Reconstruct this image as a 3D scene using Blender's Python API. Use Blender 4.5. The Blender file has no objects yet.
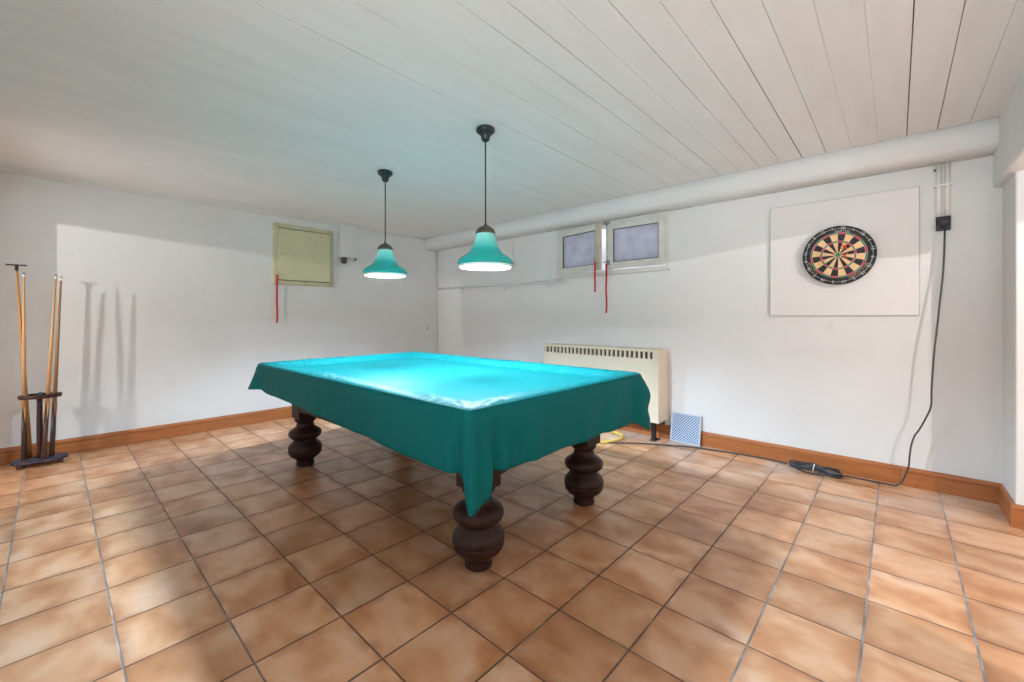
import bpy, bmesh, math, random
from mathutils import Vector, Matrix, noise
random.seed(7)
PI = math.pi
scene = bpy.context.scene
COL = scene.collection

# ------------------------------------------------------------------ camera geometry
FPX, YAW, HORIZON, CAM_H = 420.5, 0.7406, 317.4, 1.2
CEIL = 2.42
XL, YB = -5.384, 4.12            # left wall plane, back wall plane

# ------------------------------------------------------------------ materials
def new_mat(name):
    m = bpy.data.materials.new(name); m.use_nodes = True
    nt = m.node_tree
    return m, nt, nt.nodes['Principled BSDF'], nt.nodes['Material Output']

def mat(name, col, rough=.5, metal=0., var=0., vscale=6., bump=0., bscale=40., spec=.5, stretch=None, sheen=0., detail=4):
    m, nt, b, out = new_mat(name)
    b.inputs['Base Color'].default_value = (*col, 1)
    b.inputs['Roughness'].default_value = rough
    b.inputs['Metallic'].default_value = metal
    b.inputs['Specular IOR Level'].default_value = spec
    if sheen:
        b.inputs['Sheen Weight'].default_value = sheen
    tc = nt.nodes.new('ShaderNodeTexCoord')
    mp = nt.nodes.new('ShaderNodeMapping')
    nt.links.new(tc.outputs['Object'], mp.inputs['Vector'])
    if stretch: mp.inputs['Scale'].default_value = stretch
    if var:
        n = nt.nodes.new('ShaderNodeTexNoise'); n.inputs['Scale'].default_value = vscale; n.inputs['Detail'].default_value = detail
        nt.links.new(mp.outputs['Vector'], n.inputs['Vector'])
        r = nt.nodes.new('ShaderNodeValToRGB')
        r.color_ramp.elements[0].position = .3; r.color_ramp.elements[1].position = .7
        r.color_ramp.elements[0].color = (*[c*(1-var) for c in col], 1)
        r.color_ramp.elements[1].color = (*[min(1, c*(1+var)) for c in col], 1)
        nt.links.new(n.outputs['Fac'], r.inputs['Fac']); nt.links.new(r.outputs['Color'], b.inputs['Base Color'])
    if bump:
        n = nt.nodes.new('ShaderNodeTexNoise'); n.inputs['Scale'].default_value = bscale; n.inputs['Detail'].default_value = 3
        nt.links.new(mp.outputs['Vector'], n.inputs['Vector'])
        bp = nt.nodes.new('ShaderNodeBump'); bp.inputs['Strength'].default_value = bump; bp.inputs['Distance'].default_value = .01
        nt.links.new(n.outputs['Fac'], bp.inputs['Height']); nt.links.new(bp.outputs['Normal'], b.inputs['Normal'])
    return m

def emit_mat(name, col, strength):
    m, nt, b, out = new_mat(name)
    nt.nodes.remove(b)
    e = nt.nodes.new('ShaderNodeEmission'); e.inputs['Color'].default_value = (*col, 1); e.inputs['Strength'].default_value = strength
    nt.links.new(e.outputs[0], out.inputs['Surface'])
    return m

def math_node(nt, op, a, b=None, c=None):
    n = nt.nodes.new('ShaderNodeMath'); n.operation = op
    for i, v in enumerate((a, b, c)):
        if v is None: continue
        if isinstance(v, (int, float)): n.inputs[i].default_value = v
        else: nt.links.new(v, n.inputs[i])
    return n.outputs[0]

def mix_col(nt, fac, a, b, mode='MIX'):
    n = nt.nodes.new('ShaderNodeMix'); n.data_type = 'RGBA'; n.blend_type = mode
    for sock, v in ((n.inputs[0], fac), (n.inputs[6], a), (n.inputs[7], b)):
        if isinstance(v, (int, float)): sock.default_value = v
        elif isinstance(v, tuple): sock.default_value = (*v, 1)
        else: nt.links.new(v, sock)
    return n.outputs[2]

def ramp(nt, fac, stops):
    r = nt.nodes.new('ShaderNodeValToRGB')
    els = r.color_ramp.elements
    while len(els) < len(stops): els.new(.5)
    for e, (p, c) in zip(els, stops):
        e.position = p; e.color = (*c, 1) if isinstance(c, tuple) else (c, c, c, 1)
    nt.links.new(fac, r.inputs['Fac'])
    return r.outputs['Color']

def floor_material():
    m, nt, b, out = new_mat('terracotta_tiles')
    T, X0, Y0, G = .31, -.7128, 1.4041, .0032
    geo = nt.nodes.new('ShaderNodeNewGeometry')
    sep = nt.nodes.new('ShaderNodeSeparateXYZ'); nt.links.new(geo.outputs['Position'], sep.inputs[0])
    u = math_node(nt, 'DIVIDE', math_node(nt, 'SUBTRACT', sep.outputs[0], X0), T)
    v = math_node(nt, 'DIVIDE', math_node(nt, 'SUBTRACT', sep.outputs[1], Y0), T)
    def edge(t):       # distance in metres to the nearest joint
        f = math_node(nt, 'FRACT', t)
        return math_node(nt, 'MULTIPLY', math_node(nt, 'MINIMUM', f, math_node(nt, 'SUBTRACT', 1., f)), T)
    eu, ev = edge(u), edge(v)
    def jm(e, g):
        n = nt.nodes.new('ShaderNodeMapRange'); n.inputs[1].default_value = g*.7; n.inputs[2].default_value = g*1.3
        n.inputs[3].default_value = 1; n.inputs[4].default_value = 0
        nt.links.new(e, n.inputs[0]); return n.outputs[0]
    ju, jv = jm(eu, G*1.15), jm(ev, G*.95)
    joint = math_node(nt, 'MAXIMUM', ju, jv)
    cell = nt.nodes.new('ShaderNodeCombineXYZ')
    nt.links.new(math_node(nt, 'FLOOR', u), cell.inputs[0]); nt.links.new(math_node(nt, 'FLOOR', v), cell.inputs[1])
    wn = nt.nodes.new('ShaderNodeTexWhiteNoise'); wn.noise_dimensions = '3D'; nt.links.new(cell.outputs[0], wn.inputs['Vector'])
    # flamed clouding, a different cut of the noise on each tile
    off = nt.nodes.new('ShaderNodeVectorMath'); off.operation = 'SCALE'; off.inputs['Scale'].default_value = 17.
    nt.links.new(wn.outputs['Color'], off.inputs[0])
    add = nt.nodes.new('ShaderNodeVectorMath'); add.operation = 'ADD'
    nt.links.new(geo.outputs['Position'], add.inputs[0]); nt.links.new(off.outputs[0], add.inputs[1])
    mp = nt.nodes.new('ShaderNodeMapping'); mp.inputs['Scale'].default_value = (3.6, 5.0, 1); mp.inputs['Rotation'].default_value = (0, 0, .35)
    nt.links.new(add.outputs[0], mp.inputs['Vector'])
    n1 = nt.nodes.new('ShaderNodeTexNoise'); n1.inputs['Scale'].default_value = 1.; n1.inputs['Detail'].default_value = 3; n1.inputs['Roughness'].default_value = .5
    n1.inputs['Distortion'].default_value = .25
    nt.links.new(mp.outputs[0], n1.inputs['Vector'])
    base = ramp(nt, n1.outputs['Fac'], [(.22, (.32, .112, .040)), (.42, (.51, .245, .115)), (.55, (.61, .345, .195)), (.75, (.69, .470, .330))])
    # smoky edges of the flamed glaze
    e2 = math_node(nt, 'MINIMUM', eu, ev)
    n3 = nt.nodes.new('ShaderNodeTexNoise'); n3.inputs['Scale'].default_value = 7.; nt.links.new(add.outputs[0], n3.inputs['Vector'])
    em = nt.nodes.new('ShaderNodeMapRange'); em.inputs[1].default_value = .004; em.inputs[2].default_value = .05; em.inputs[3].default_value = 1; em.inputs[4].default_value = 0
    nt.links.new(e2, em.inputs[0])
    sm = math_node(nt, 'MULTIPLY', em.outputs[0], ramp(nt, n3.outputs['Fac'], [(.42, 0.), (.64, .75)]))
    base = mix_col(nt, sm, base, (.33, .13, .055))
    tone = nt.nodes.new('ShaderNodeHueSaturation')
    nt.links.new(base, tone.inputs['Color'])
    vv = nt.nodes.new('ShaderNodeMapRange'); vv.inputs[3].default_value = .84; vv.inputs[4].default_value = 1.12
    nt.links.new(wn.outputs['Value'], vv.inputs[0]); nt.links.new(vv.outputs[0], tone.inputs['Value'])
    # joints: brown-grey mortar with a few pale crumbs
    n2 = nt.nodes.new('ShaderNodeTexNoise'); n2.inputs['Scale'].default_value = 9.; n2.inputs['Detail'].default_value = 4
    nt.links.new(geo.outputs['Position'], n2.inputs['Vector'])
    gcol = ramp(nt, n2.outputs['Fac'], [(.3, (.10, .062, .045)), (.55, (.17, .12, .095)), (.66, (.26, .21, .18)), (.72, (.62, .55, .48))])
    # mortar painted dark inside the table's cast shadow, pale where the lamps reach
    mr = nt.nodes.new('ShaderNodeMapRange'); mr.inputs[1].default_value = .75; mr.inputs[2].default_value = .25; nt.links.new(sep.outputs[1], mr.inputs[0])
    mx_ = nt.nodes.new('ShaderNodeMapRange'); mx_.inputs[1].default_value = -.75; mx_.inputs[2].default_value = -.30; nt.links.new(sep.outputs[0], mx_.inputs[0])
    lit_grout = math_node(nt, 'MAXIMUM', math_node(nt, 'MULTIPLY', mr.outputs[0], jv), math_node(nt, 'MULTIPLY', mx_.outputs[0], ju))
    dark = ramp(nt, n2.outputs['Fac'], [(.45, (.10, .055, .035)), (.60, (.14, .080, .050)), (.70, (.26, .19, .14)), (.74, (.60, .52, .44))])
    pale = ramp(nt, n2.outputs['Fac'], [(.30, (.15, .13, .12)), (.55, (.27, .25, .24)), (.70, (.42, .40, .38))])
    gcol2 = mix_col(nt, lit_grout, dark, pale)
    n4 = nt.nodes.new('ShaderNodeTexNoise'); n4.inputs['Scale'].default_value = 2.1; n4.inputs['Detail'].default_value = 5
    nt.links.new(geo.outputs['Position'], n4.inputs['Vector'])
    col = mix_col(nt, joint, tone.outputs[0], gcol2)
    # traces of white dust and spilled paint in front of the back wall
    my = nt.nodes.new('ShaderNodeMapRange'); my.inputs[1].default_value = 3.35; my.inputs[2].default_value = 4.0
    nt.links.new(sep.outputs[1], my.inputs[0])
    dust = math_node(nt, 'MULTIPLY', my.outputs[0], ramp(nt, n4.outputs['Fac'], [(.45, 0.), (.66, .6)]))
    col = mix_col(nt, dust, col, (.62, .56, .52))
    nt.links.new(col, b.inputs['Base Color'])
    rr = nt.nodes.new('ShaderNodeMapRange'); rr.inputs[3].default_value = .30; rr.inputs[4].default_value = .75
    nt.links.new(joint, rr.inputs[0]); nt.links.new(rr.outputs[0], b.inputs['Roughness'])
    b.inputs['Specular IOR Level'].default_value = .55
    bp = nt.nodes.new('ShaderNodeBump'); bp.inputs['Strength'].default_value = .6; bp.inputs['Distance'].default_value = .003
    h = math_node(nt, 'ADD', math_node(nt, 'MULTIPLY', joint, -1.), math_node(nt, 'MULTIPLY', n1.outputs['Fac'], .35))
    nt.links.new(h, bp.inputs['Height']); nt.links.new(bp.outputs['Normal'], b.inputs['Normal'])
    return m

def wall_material():
    m, nt, b, out = new_mat('white_plaster')
    geo = nt.nodes.new('ShaderNodeNewGeometry')
    n = nt.nodes.new('ShaderNodeTexNoise'); n.inputs['Scale'].default_value = 1.3; n.inputs['Detail'].default_value = 5
    nt.links.new(geo.outputs['Position'], n.inputs['Vector'])
    c = ramp(nt, n.outputs['Fac'], [(.3, (.70, .70, .685)), (.6, (.75, .752, .742))])
    s = nt.nodes.new('ShaderNodeTexNoise'); s.inputs['Scale'].default_value = 4.5; s.inputs['Detail'].default_value = 7; s.inputs['Roughness'].default_value = .62
    nt.links.new(geo.outputs['Position'], s.inputs['Vector'])
    c = mix_col(nt, ramp(nt, s.outputs['Fac'], [(.64, 0.), (.76, .35)]), c, (.56, .55, .50))
    nt.links.new(c, b.inputs['Base Color'])
    b.inputs['Roughness'].default_value = .75; b.inputs['Specular IOR Level'].default_value = .25
    g = nt.nodes.new('ShaderNodeTexNoise'); g.inputs['Scale'].default_value = 9.; g.inputs['Detail'].default_value = 5
    nt.links.new(geo.outputs['Position'], g.inputs['Vector'])
    bp = nt.nodes.new('ShaderNodeBump'); bp.inputs['Strength'].default_value = .22; bp.inputs['Distance'].default_value = .012
    nt.links.new(g.outputs['Fac'], bp.inputs['Height']); nt.links.new(bp.outputs['Normal'], b.inputs['Normal'])
    return m

def shade_material():
    m, nt, b, out = new_mat('green_glass_shade')
    b.inputs['Base Color'].default_value = (.0, .33, .29, 1); b.inputs['Roughness'].default_value = .12
    t = nt.nodes.new('ShaderNodeBsdfTranslucent'); t.inputs['Color'].default_value = (.03, .62, .52, 1)
    mx = nt.nodes.new('ShaderNodeMixShader')
    tc = nt.nodes.new('ShaderNodeTexCoord'); sp = nt.nodes.new('ShaderNodeSeparateXYZ'); nt.links.new(tc.outputs['Object'], sp.inputs[0])
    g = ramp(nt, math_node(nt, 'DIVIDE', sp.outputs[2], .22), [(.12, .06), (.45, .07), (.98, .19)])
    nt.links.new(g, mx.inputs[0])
    nt.links.new(ramp(nt, math_node(nt, 'DIVIDE', sp.outputs[2], .22), [(.5, (.0, .30, .26)), (1., (.30, .72, .62))]), b.inputs['Base Color'])  # paler towards the top: the bulb's glow put into the glass colour
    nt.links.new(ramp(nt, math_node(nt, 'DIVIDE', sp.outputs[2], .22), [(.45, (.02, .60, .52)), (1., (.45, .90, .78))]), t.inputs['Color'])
    nt.links.new(b.outputs[0], mx.inputs[1]); nt.links.new(t.outputs[0], mx.inputs[2]); nt.links.new(mx.outputs[0], out.inputs['Surface'])
    return m

def liner_material():
    m, nt, b, out = new_mat('white_glass_liner')
    b.inputs['Base Color'].default_value = (.38, .41, .41, 1); b.inputs['Roughness'].default_value = .4
    t = nt.nodes.new('ShaderNodeBsdfTranslucent'); t.inputs['Color'].default_value = (.9, .95, .95, 1)
    mx = nt.nodes.new('ShaderNodeMixShader'); mx.inputs[0].default_value = .08
    nt.links.new(b.outputs[0], mx.inputs[1]); nt.links.new(t.outputs[0], mx.inputs[2]); nt.links.new(mx.outputs[0], out.inputs['Surface'])
    return m

def cloth_material():
    m, nt, b, out = new_mat('green_cloth')
    b.inputs['Base Color'].default_value = (.004, .150, .154, 1)
    b.inputs['Roughness'].default_value = .5; b.inputs['Specular IOR Level'].default_value = .07
    b.inputs['Sheen Weight'].default_value = 0.
    t = nt.nodes.new('ShaderNodeBsdfTranslucent'); t.inputs['Color'].default_value = (.0, .40, .28, 1)
    mx = nt.nodes.new('ShaderNodeMixShader'); mx.inputs[0].default_value = .12
    nt.links.new(b.outputs[0], mx.inputs[1]); nt.links.new(t.outputs[0], mx.inputs[2]); nt.links.new(mx.outputs[0], out.inputs['Surface'])
    return m

def panel_material():        # blue and white lattice glaze of the small plate
    m, nt, b, out = new_mat('blue_lattice_glaze')
    tc = nt.nodes.new('ShaderNodeTexCoord'); sep = nt.nodes.new('ShaderNodeSeparateXYZ'); nt.links.new(tc.outputs['Object'], sep.inputs[0])
    p = .026
    a = math_node(nt, 'DIVIDE', math_node(nt, 'ADD', sep.outputs[0], sep.outputs[2]), p)
    d = math_node(nt, 'DIVIDE', math_node(nt, 'SUBTRACT', sep.outputs[0], sep.outputs[2]), p)
    s1 = math_node(nt, 'SINE', math_node(nt, 'MULTIPLY', a, PI)); s2 = math_node(nt, 'SINE', math_node(nt, 'MULTIPLY', d, PI))
    w = math_node(nt, 'MULTIPLY', math_node(nt, 'ABSOLUTE', s1), math_node(nt, 'ABSOLUTE', s2))
    c = ramp(nt, w, [(.15, (.56, .66, .82)), (.38, (.32, .43, .62)), (.58, (.03, .05, .11))])
    ed = math_node(nt, 'MAXIMUM', math_node(nt, 'ABSOLUTE', sep.outputs[0]), math_node(nt, 'ABSOLUTE', math_node(nt, 'SUBTRACT', sep.outputs[2], .138)))
    c = mix_col(nt, ramp(nt, ed, [(.126, 0.), (.1262, 1.)]), c, (.48, .55, .64))
    nt.links.new(c, b.inputs['Base Color']); b.inputs['Roughness'].default_value = .3
    return m

def glass_material():
    m, nt, b, out = new_mat('dusty_window_glass')
    tr = nt.nodes.new('ShaderNodeBsdfTransparent'); tr.inputs['Color'].default_value = (.92, .93, .98, 1)
    tl = nt.nodes.new('ShaderNodeBsdfTranslucent'); tl.inputs['Color'].default_value = (.86, .86, .94, 1)
    b.inputs['Base Color'].default_value = (.40, .40, .46, 1); b.inputs['Roughness'].default_value = .2
    geo = nt.nodes.new('ShaderNodeNewGeometry')
    n = nt.nodes.new('ShaderNodeTexNoise'); n.inputs['Scale'].default_value = 9.; n.inputs['Detail'].default_value = 5
    nt.links.new(geo.outputs['Position'], n.inputs['Vector'])
    f = ramp(nt, n.outputs['Fac'], [(.35, .25), (.7, .6)])
    m1 = nt.nodes.new('ShaderNodeMixShader'); nt.links.new(f, m1.inputs[0]); nt.links.new(tl.outputs[0], m1.inputs[1]); nt.links.new(b.outputs[0], m1.inputs[2])
    m2 = nt.nodes.new('ShaderNodeMixShader'); m2.inputs[0].default_value = .16; nt.links.new(m1.outputs[0], m2.inputs[1]); nt.links.new(tr.outputs[0], m2.inputs[2])
    nt.links.new(m2.outputs[0], out.inputs['Surface'])
    return m

M = dict(
    floor=floor_material(), wall=wall_material(), cloth=cloth_material(), shade=shade_material(), lattice=panel_material(), glass=glass_material(), liner=liner_material(),
    ceiling=mat('white_painted_boards', (.80, .805, .80), .6, var=.035, vscale=2.2, bump=.12, bscale=14, spec=.3, stretch=(4, .6, 1)),
    gap=mat('dark_roof_void', (.09, .085, .08), .9),
    beam=mat('white_painted_beam', (.71, .72, .71), .6, var=.03, vscale=3, bump=.15, bscale=12, spec=.3),
    base=mat('orange_brown_wood', (.38, .130, .038), .38, var=.16, vscale=3, bump=.05, bscale=8, stretch=(1.2, 1.2, 22)),
    mahogany=mat('dark_mahogany', (.034, .013, .009), .45, var=.35, vscale=5, bump=.06, bscale=10, spec=.28, stretch=(7, 7, 1)),
    rackwood=mat('dark_rack_wood', (.045, .018, .016), .35, spec=.25, var=.3, vscale=8, stretch=(6, 6, 1)),
    purple=mat('speckled_dark_paint', (.055, .045, .065), .4, spec=.25, var=.7, vscale=60),
    maple=mat('pale_maple', (.60, .34, .14), .38, var=.10, vscale=5, stretch=(14, 14, 1)),
    honey=mat('honey_maple', (.46, .21, .06), .38, var=.12, vscale=5, stretch=(14, 14, 1)),
    tan=mat('brown_stained_maple', (.30, .15, .065), .4, var=.12, vscale=5, stretch=(14, 14, 1)),
    buttwood=mat('dark_butt_lacquer', (.035, .014, .010), .28, spec=.25, var=.2, vscale=5),
    redbutt=mat('reddish_butt_lacquer', (.075, .026, .016), .28, spec=.25, var=.2, vscale=5),
    ivory=mat('white_ferrule', (.8, .78, .72), .4),
    black=mat('black_plastic', (.012, .012, .013), .4),
    canopy=mat('black_green_metal', (.008, .022, .022), .35),
    brass=mat('aged_brass', (.15, .13, .095), .4, metal=.7, var=.15),
    inner=mat('white_enamel', (.9, .92, .92), .4),
    cream=mat('cream_enamel', (.70, .63, .48), .4, var=.03, vscale=2),
    creamlit=mat('cream_enamel_lit', (.74, .60, .46), .4),  # the cream with the warm light on the radiator's side mixed in
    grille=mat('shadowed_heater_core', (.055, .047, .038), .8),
    hatch=mat('yellowed_paint', (.60, .585, .37), .55, var=.06, vscale=4, bump=.1, bscale=15),
    hatchframe=mat('yellow_grey_paint', (.52, .50, .33), .55, var=.14, vscale=7, bump=.1, bscale=15),
    boxwhite=mat('white_plastic', (.68, .69, .66), .45),
    winpaint=mat('chipped_white_paint', (.66, .65, .60), .5, var=.07, vscale=9, bump=.12, bscale=25),
    winstain=mat('yellowed_sash_edge', (.55, .50, .38), .5, var=.12, vscale=9),
    rubber=mat('grey_seal', (.10, .10, .10), .7),
    steel=mat('dull_steel', (.28, .28, .28), .35, metal=.8),
    red=mat('red_webbing', (.55, .012, .022), .6, bump=.2, bscale=200),
    conduit=mat('white_conduit', (.80, .79, .75), .45),
    cable=mat('dark_cable', (.045, .047, .055), .32),
    hose=mat('yellow_hose', (.66, .47, .09), .4),
    board=mat('white_melamine', (.73, .705, .69), .45, spec=.3),
    boardedge=mat('raw_chipboard', (.24, .19, .14), .8, var=.2, vscale=60),
    dblack=mat('black_sisal', (.010, .010, .010), .65),
    dcream=mat('cream_sisal', (.78, .50, .25), .7, var=.05, vscale=30),
    dred=mat('red_sisal', (.50, .012, .050), .65),
    dgreen=mat('green_sisal', (.045, .20, .085), .65),
    wire=mat('steel_wire', (.55, .55, .55), .35, metal=.6),
    gold=mat('gold_print', (.50, .36, .16), .5),
    flight=mat('red_flight', (.85, .06, .02), .45),
    soil=mat('light_well_concrete', (.74, .75, .79), .85, var=.2, vscale=3),
)
BULBTIP = emit_mat('bulb_end_glow', (.80, 1.0, 1.20), 5000.)
BULB = emit_mat('bulb_glow', (.76, 1.0, 1.22), 4900.)

# ------------------------------------------------------------------ mesh helpers
class MB:
    def __init__(self): self.bm = bmesh.new(); self.mats = []
    def mi(self, m):
        if m is None: return 0
        if m not in self.mats: self.mats.append(m)
        return self.mats.index(m)
    def box(self, x0, x1, y0, y1, z0, z1, bev=0., m=None, seg=2):
        r = bmesh.ops.create_cube(self.bm, size=1)
        for v in r['verts']:
            v.co = Vector(((x0+x1)/2 + v.co.x*(x1-x0), (y0+y1)/2 + v.co.y*(y1-y0), (z0+z1)/2 + v.co.z*(z1-z0)))
        fs = {f for v in r['verts'] for f in v.link_faces}
        i = self.mi(m)
        for f in fs: f.material_index = i
        if bev:
            es = list({e for v in r['verts'] for e in v.link_edges})
            rr = bmesh.ops.bevel(self.bm, geom=es, offset=bev, segments=seg, affect='EDGES', profile=.5)
            for f in rr['faces']: f.material_index = i
            fs = None
        return r['verts']
    def rings(self, rings, closed_loop=True, caps=(True, True), m=None, smooth=True):
        i = self.mi(m); vs = []
        for ring in rings: vs.append([self.bm.verts.new(p) for p in ring])
        n = len(vs[0])
        for a, b in zip(vs, vs[1:]):
            for k in range(n if closed_loop else n-1):
                f = self.bm.faces.new((a[k], a[(k+1) % n], b[(k+1) % n], b[k])); f.material_index = i; f.smooth = smooth
        if caps[0]: f = self.bm.faces.new(list(reversed(vs[0]))); f.material_index = i
        if caps[1]: f = self.bm.faces.new(vs[-1]); f.material_index = i
        return vs
    def lathe(self, prof, c=(0, 0, 0), n=32, axis=None, caps=(True, True), m=None):
        """prof: (radius, height) pairs; axis: direction (default +Z)"""
        c = Vector(c); q = Matrix.Identity(3) if axis is None else Vector((0, 0, 1)).rotation_difference(Vector(axis).normalized()).to_matrix()
        rings = [[c + q @ Vector((max(r, 1e-5)*math.cos(2*PI*k/n), max(r, 1e-5)*math.sin(2*PI*k/n), h)) for k in range(n)] for r, h in prof]
        return self.rings(rings, caps=caps, m=m)
    def tube(self, pts, r, n=10, m=None, closed=False):
        pts = [Vector(p) for p in pts]; rings = []; up = Vector((0, 0, 1)); prev = None
        N = len(pts)
        for k, p in enumerate(pts):
            if closed: t = pts[(k+1) % N] - pts[k-1]
            else: t = pts[min(k+1, N-1)] - pts[max(k-1, 0)]
            t.normalize()
            if prev is None:
                a = t.cross(up) if abs(t.dot(up)) < .95 else t.cross(Vector((1, 0, 0)))
            else: a = prev - t*prev.dot(t)
            a.normalize(); prev = a; b = t.cross(a)
            rings.append([p + r*(math.cos(2*PI*j/n)*a + math.sin(2*PI*j/n)*b) for j in range(n)])
        if closed: rings.append(rings[0]); return self.rings(rings, caps=(False, False), m=m)
        return self.rings(rings, m=m)
    def prism(self, poly, to3, d0, d1, m=None, smooth=False):
        """poly of 2-D points extruded between depths d0 and d1; to3(a, b, d) gives the 3-D point"""
        i = self.mi(m)
        A = [self.bm.verts.new(to3(a, b, d0)) for a, b in poly]; B = [self.bm.verts.new(to3(a, b, d1)) for a, b in poly]
        n = len(poly)
        for k in range(n):
            f = self.bm.faces.new((A[k], A[(k+1) % n], B[(k+1) % n], B[k])); f.material_index = i; f.smooth = smooth
        f = self.bm.faces.new(list(reversed(A))); f.material_index = i
        f = self.bm.faces.new(B); f.material_index = i
    def build(self, name, m, parent=None, loc=None, recalc=True, smooth_angle=None):
        """vertices are in world coordinates; they are moved into the frame of the parent (or of loc)"""
        o0 = Vector((0, 0, 0))
        if parent is not None: o0 = Vector(parent['_o'])
        elif loc is not None: o0 = Vector(loc)
        bmesh.ops.translate(self.bm, verts=self.bm.verts, vec=-o0)
        if recalc: bmesh.ops.recalc_face_normals(self.bm, faces=self.bm.faces)
        me = bpy.data.meshes.new(name); self.bm.to_mesh(me); self.bm.free()
        if self.mats:
            for q in self.mats: me.materials.append(q if q is not None else m)
        else: me.materials.append(m)
        o = bpy.data.objects.new(name, me); COL.objects.link(o)
        if parent is not None: o.parent = parent
        else: o.location = o0
        o['_o'] = tuple(o0)
        return o

def thing(name, label, cat, loc, group=None):
    o = bpy.data.objects.new(name, None); COL.objects.link(o); o.location = loc; o.empty_display_size = .05
    o['label'] = label; o['category'] = cat; o['_o'] = tuple(loc)
    if group: o['group'] = group
    return o
def tag(o, label, cat, group=None):
    o['label'] = label; o['category'] = cat
    if group: o['group'] = group
    return o
def struct(o): o['kind'] = 'structure'; return o
def text_into(mb, txt, size, place, depth=.0006, m=None, spacing=1.):
    """adds the outlines of a text to mb; place(x, y, d) maps flat text coordinates to world"""
    cu = bpy.data.curves.new('t', 'FONT'); cu.body = txt; cu.size = size; cu.align_x = 'CENTER'; cu.align_y = 'CENTER'; cu.space_character = spacing
    cu.resolution_u = 3
    ob = bpy.data.objects.new('t', cu); COL.objects.link(ob)
    bpy.context.view_layer.update()
    me = bpy.data.meshes.new_from_object(ob.evaluated_get(bpy.context.evaluated_depsgraph_get()))
    i = mb.mi(m); vs = [mb.bm.verts.new(place(v.co.x, v.co.y, depth)) for v in me.vertices]
    for p in me.polygons:
        try: f = mb.bm.faces.new([vs[k] for k in p.vertices]); f.material_index = i
        except ValueError: pass
    bpy.data.objects.remove(ob); bpy.data.meshes.remove(me); bpy.data.curves.remove(cu)

def smooth_path(pts, sub=6):
    pts = [Vector(p) for p in pts]; out = []
    for k in range(len(pts)-1):
        p0, p1, p2, p3 = pts[max(k-1, 0)], pts[k], pts[k+1], pts[min(k+2, len(pts)-1)]
        for s in range(sub):
            t = s/sub
            out.append(.5*((2*p1) + (p2-p0)*t + (2*p0-5*p1+4*p2-p3)*t*t + (3*p1-p0-3*p2+p3)*t**3))
    out.append(pts[-1]); return out

# ------------------------------------------------------------------ the room
XR, YN = 3.6, -2.6                # far limits of the adjoining space to the right and behind
mb = MB(); mb.box(XL-.2, XR, YN, YB+.2, -.12, 0); struct(mb.build('floor', M['floor']))

# ceiling of white painted boards running towards the back wall, with open joints here and there
mb = MB()
pw, x = .145, .198 + .145*23
rnd = random.Random(3)
joints = [.0022, .0028, .0004, .0005, .0015, .0032, .0019, .0022, .0009, .0024, .0018, .0007, .0013, .0006, .0026, .0006, .0009, .0011, .0005, .0009]
while x > XL-.3:
    g = rnd.choice([.0005, .0007, .0009, .0014, .0018, .0022]) if x < -1.3 else rnd.choice([.0006, .0016, .0022, .0028])
    if x < -2.9: g = rnd.choice([.0003, .0005, .0007])
    k = round((.198-x)/pw)
    if 0 <= k < len(joints): g = joints[k]*(1.6 if k < 12 else 2.2)
    dz = rnd.uniform(-.0002, .0002)
    x0 = x - pw + .0001
    # each board slightly bowed so that a joint opens and closes along its length
    n = 14; top = CEIL + .018
    rings = []
    for k in range(n+1):
        y = YN + (YB+.02-YN)*k/n
        w0 = 0*noise.noise(Vector((x*3.1, y*.9, 0))); w1 = g*.7*noise.noise(Vector((x*3.1, y*.9, 7)))
        rings.append([(x0+w0, y, CEIL+dz), (x-g+w1, y, CEIL+dz), (x-g+w1, y, top), (x0+w0, y, top)])
    mb.rings(rings, smooth=False, m=M['ceiling'])
    x -= pw
mb.box(XL-.3, XR, YN, YB+.2, CEIL+.03, CEIL+.1, m=M['gap'])
struct(mb.build('ceiling', M['ceiling']))

def rough_strip(mb, along, a0, a1, prof, amp, seed, step=.06, m=None):
    """a plaster strip with a slightly wavy hand-made section; along 'x' or 'y'; prof in (across, z)"""
    n = int((a1-a0)/step); rings = []
    for k in range(n+1):
        a = a0 + (a1-a0)*k/n; ring = []
        for j, (c, z) in enumerate(prof):
            d = amp*noise.noise(Vector((a*2.3, j*.8, seed))) + amp*.5*noise.noise(Vector((a*7, j*1.3, seed+3)))
            ring.append((c+d, a, z+d*.7) if along == 'y' else (a, c+d, z+d*.7))
        rings.append(ring)
    mb.rings(rings, m=m)

mb = MB(); mb.box(XL-.2, XL, YN, YB+.2, 0, CEIL+.02); struct(mb.build('wall_left', M['wall']))
mb = MB(); rough_strip(mb, 'y', YN, 3.87, [(XL-.02, CEIL-.035), (XL+.012, CEIL-.035), (XL+.035, CEIL-.018), (XL+.075, CEIL-.006), (XL+.10, CEIL+.01), (XL-.02, CEIL+.01)], .017, 2.)
struct(mb.build('trim_1', M['beam']))

WX0, WX1, WZ0, WZ1 = -3.0, -1.675, 1.70, 2.235       # window opening
mb = MB()
mb.box(XL-.2, WX0, YB, YB+.25, 0, CEIL+.02); mb.box(WX1, .9, YB, YB+.25, 0, CEIL+.02)
mb.box(WX0, WX1, YB, YB+.25, 0, WZ0); mb.box(WX0, WX1, YB, YB+.25, WZ1, CEIL+.02)
struct(mb.build('wall_back', M['wall']))
# concrete light well outside the little window
mb = MB(); mb.box(WX0-.5, WX1+.5, YB+1.1, YB+1.2, 1.2, 2.75); mb.box(WX0-.5, WX1+.5, YB+.25, YB+1.1, 1.2, 1.3)
struct(mb.build('wall_lightwell', M['soil']))

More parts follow.
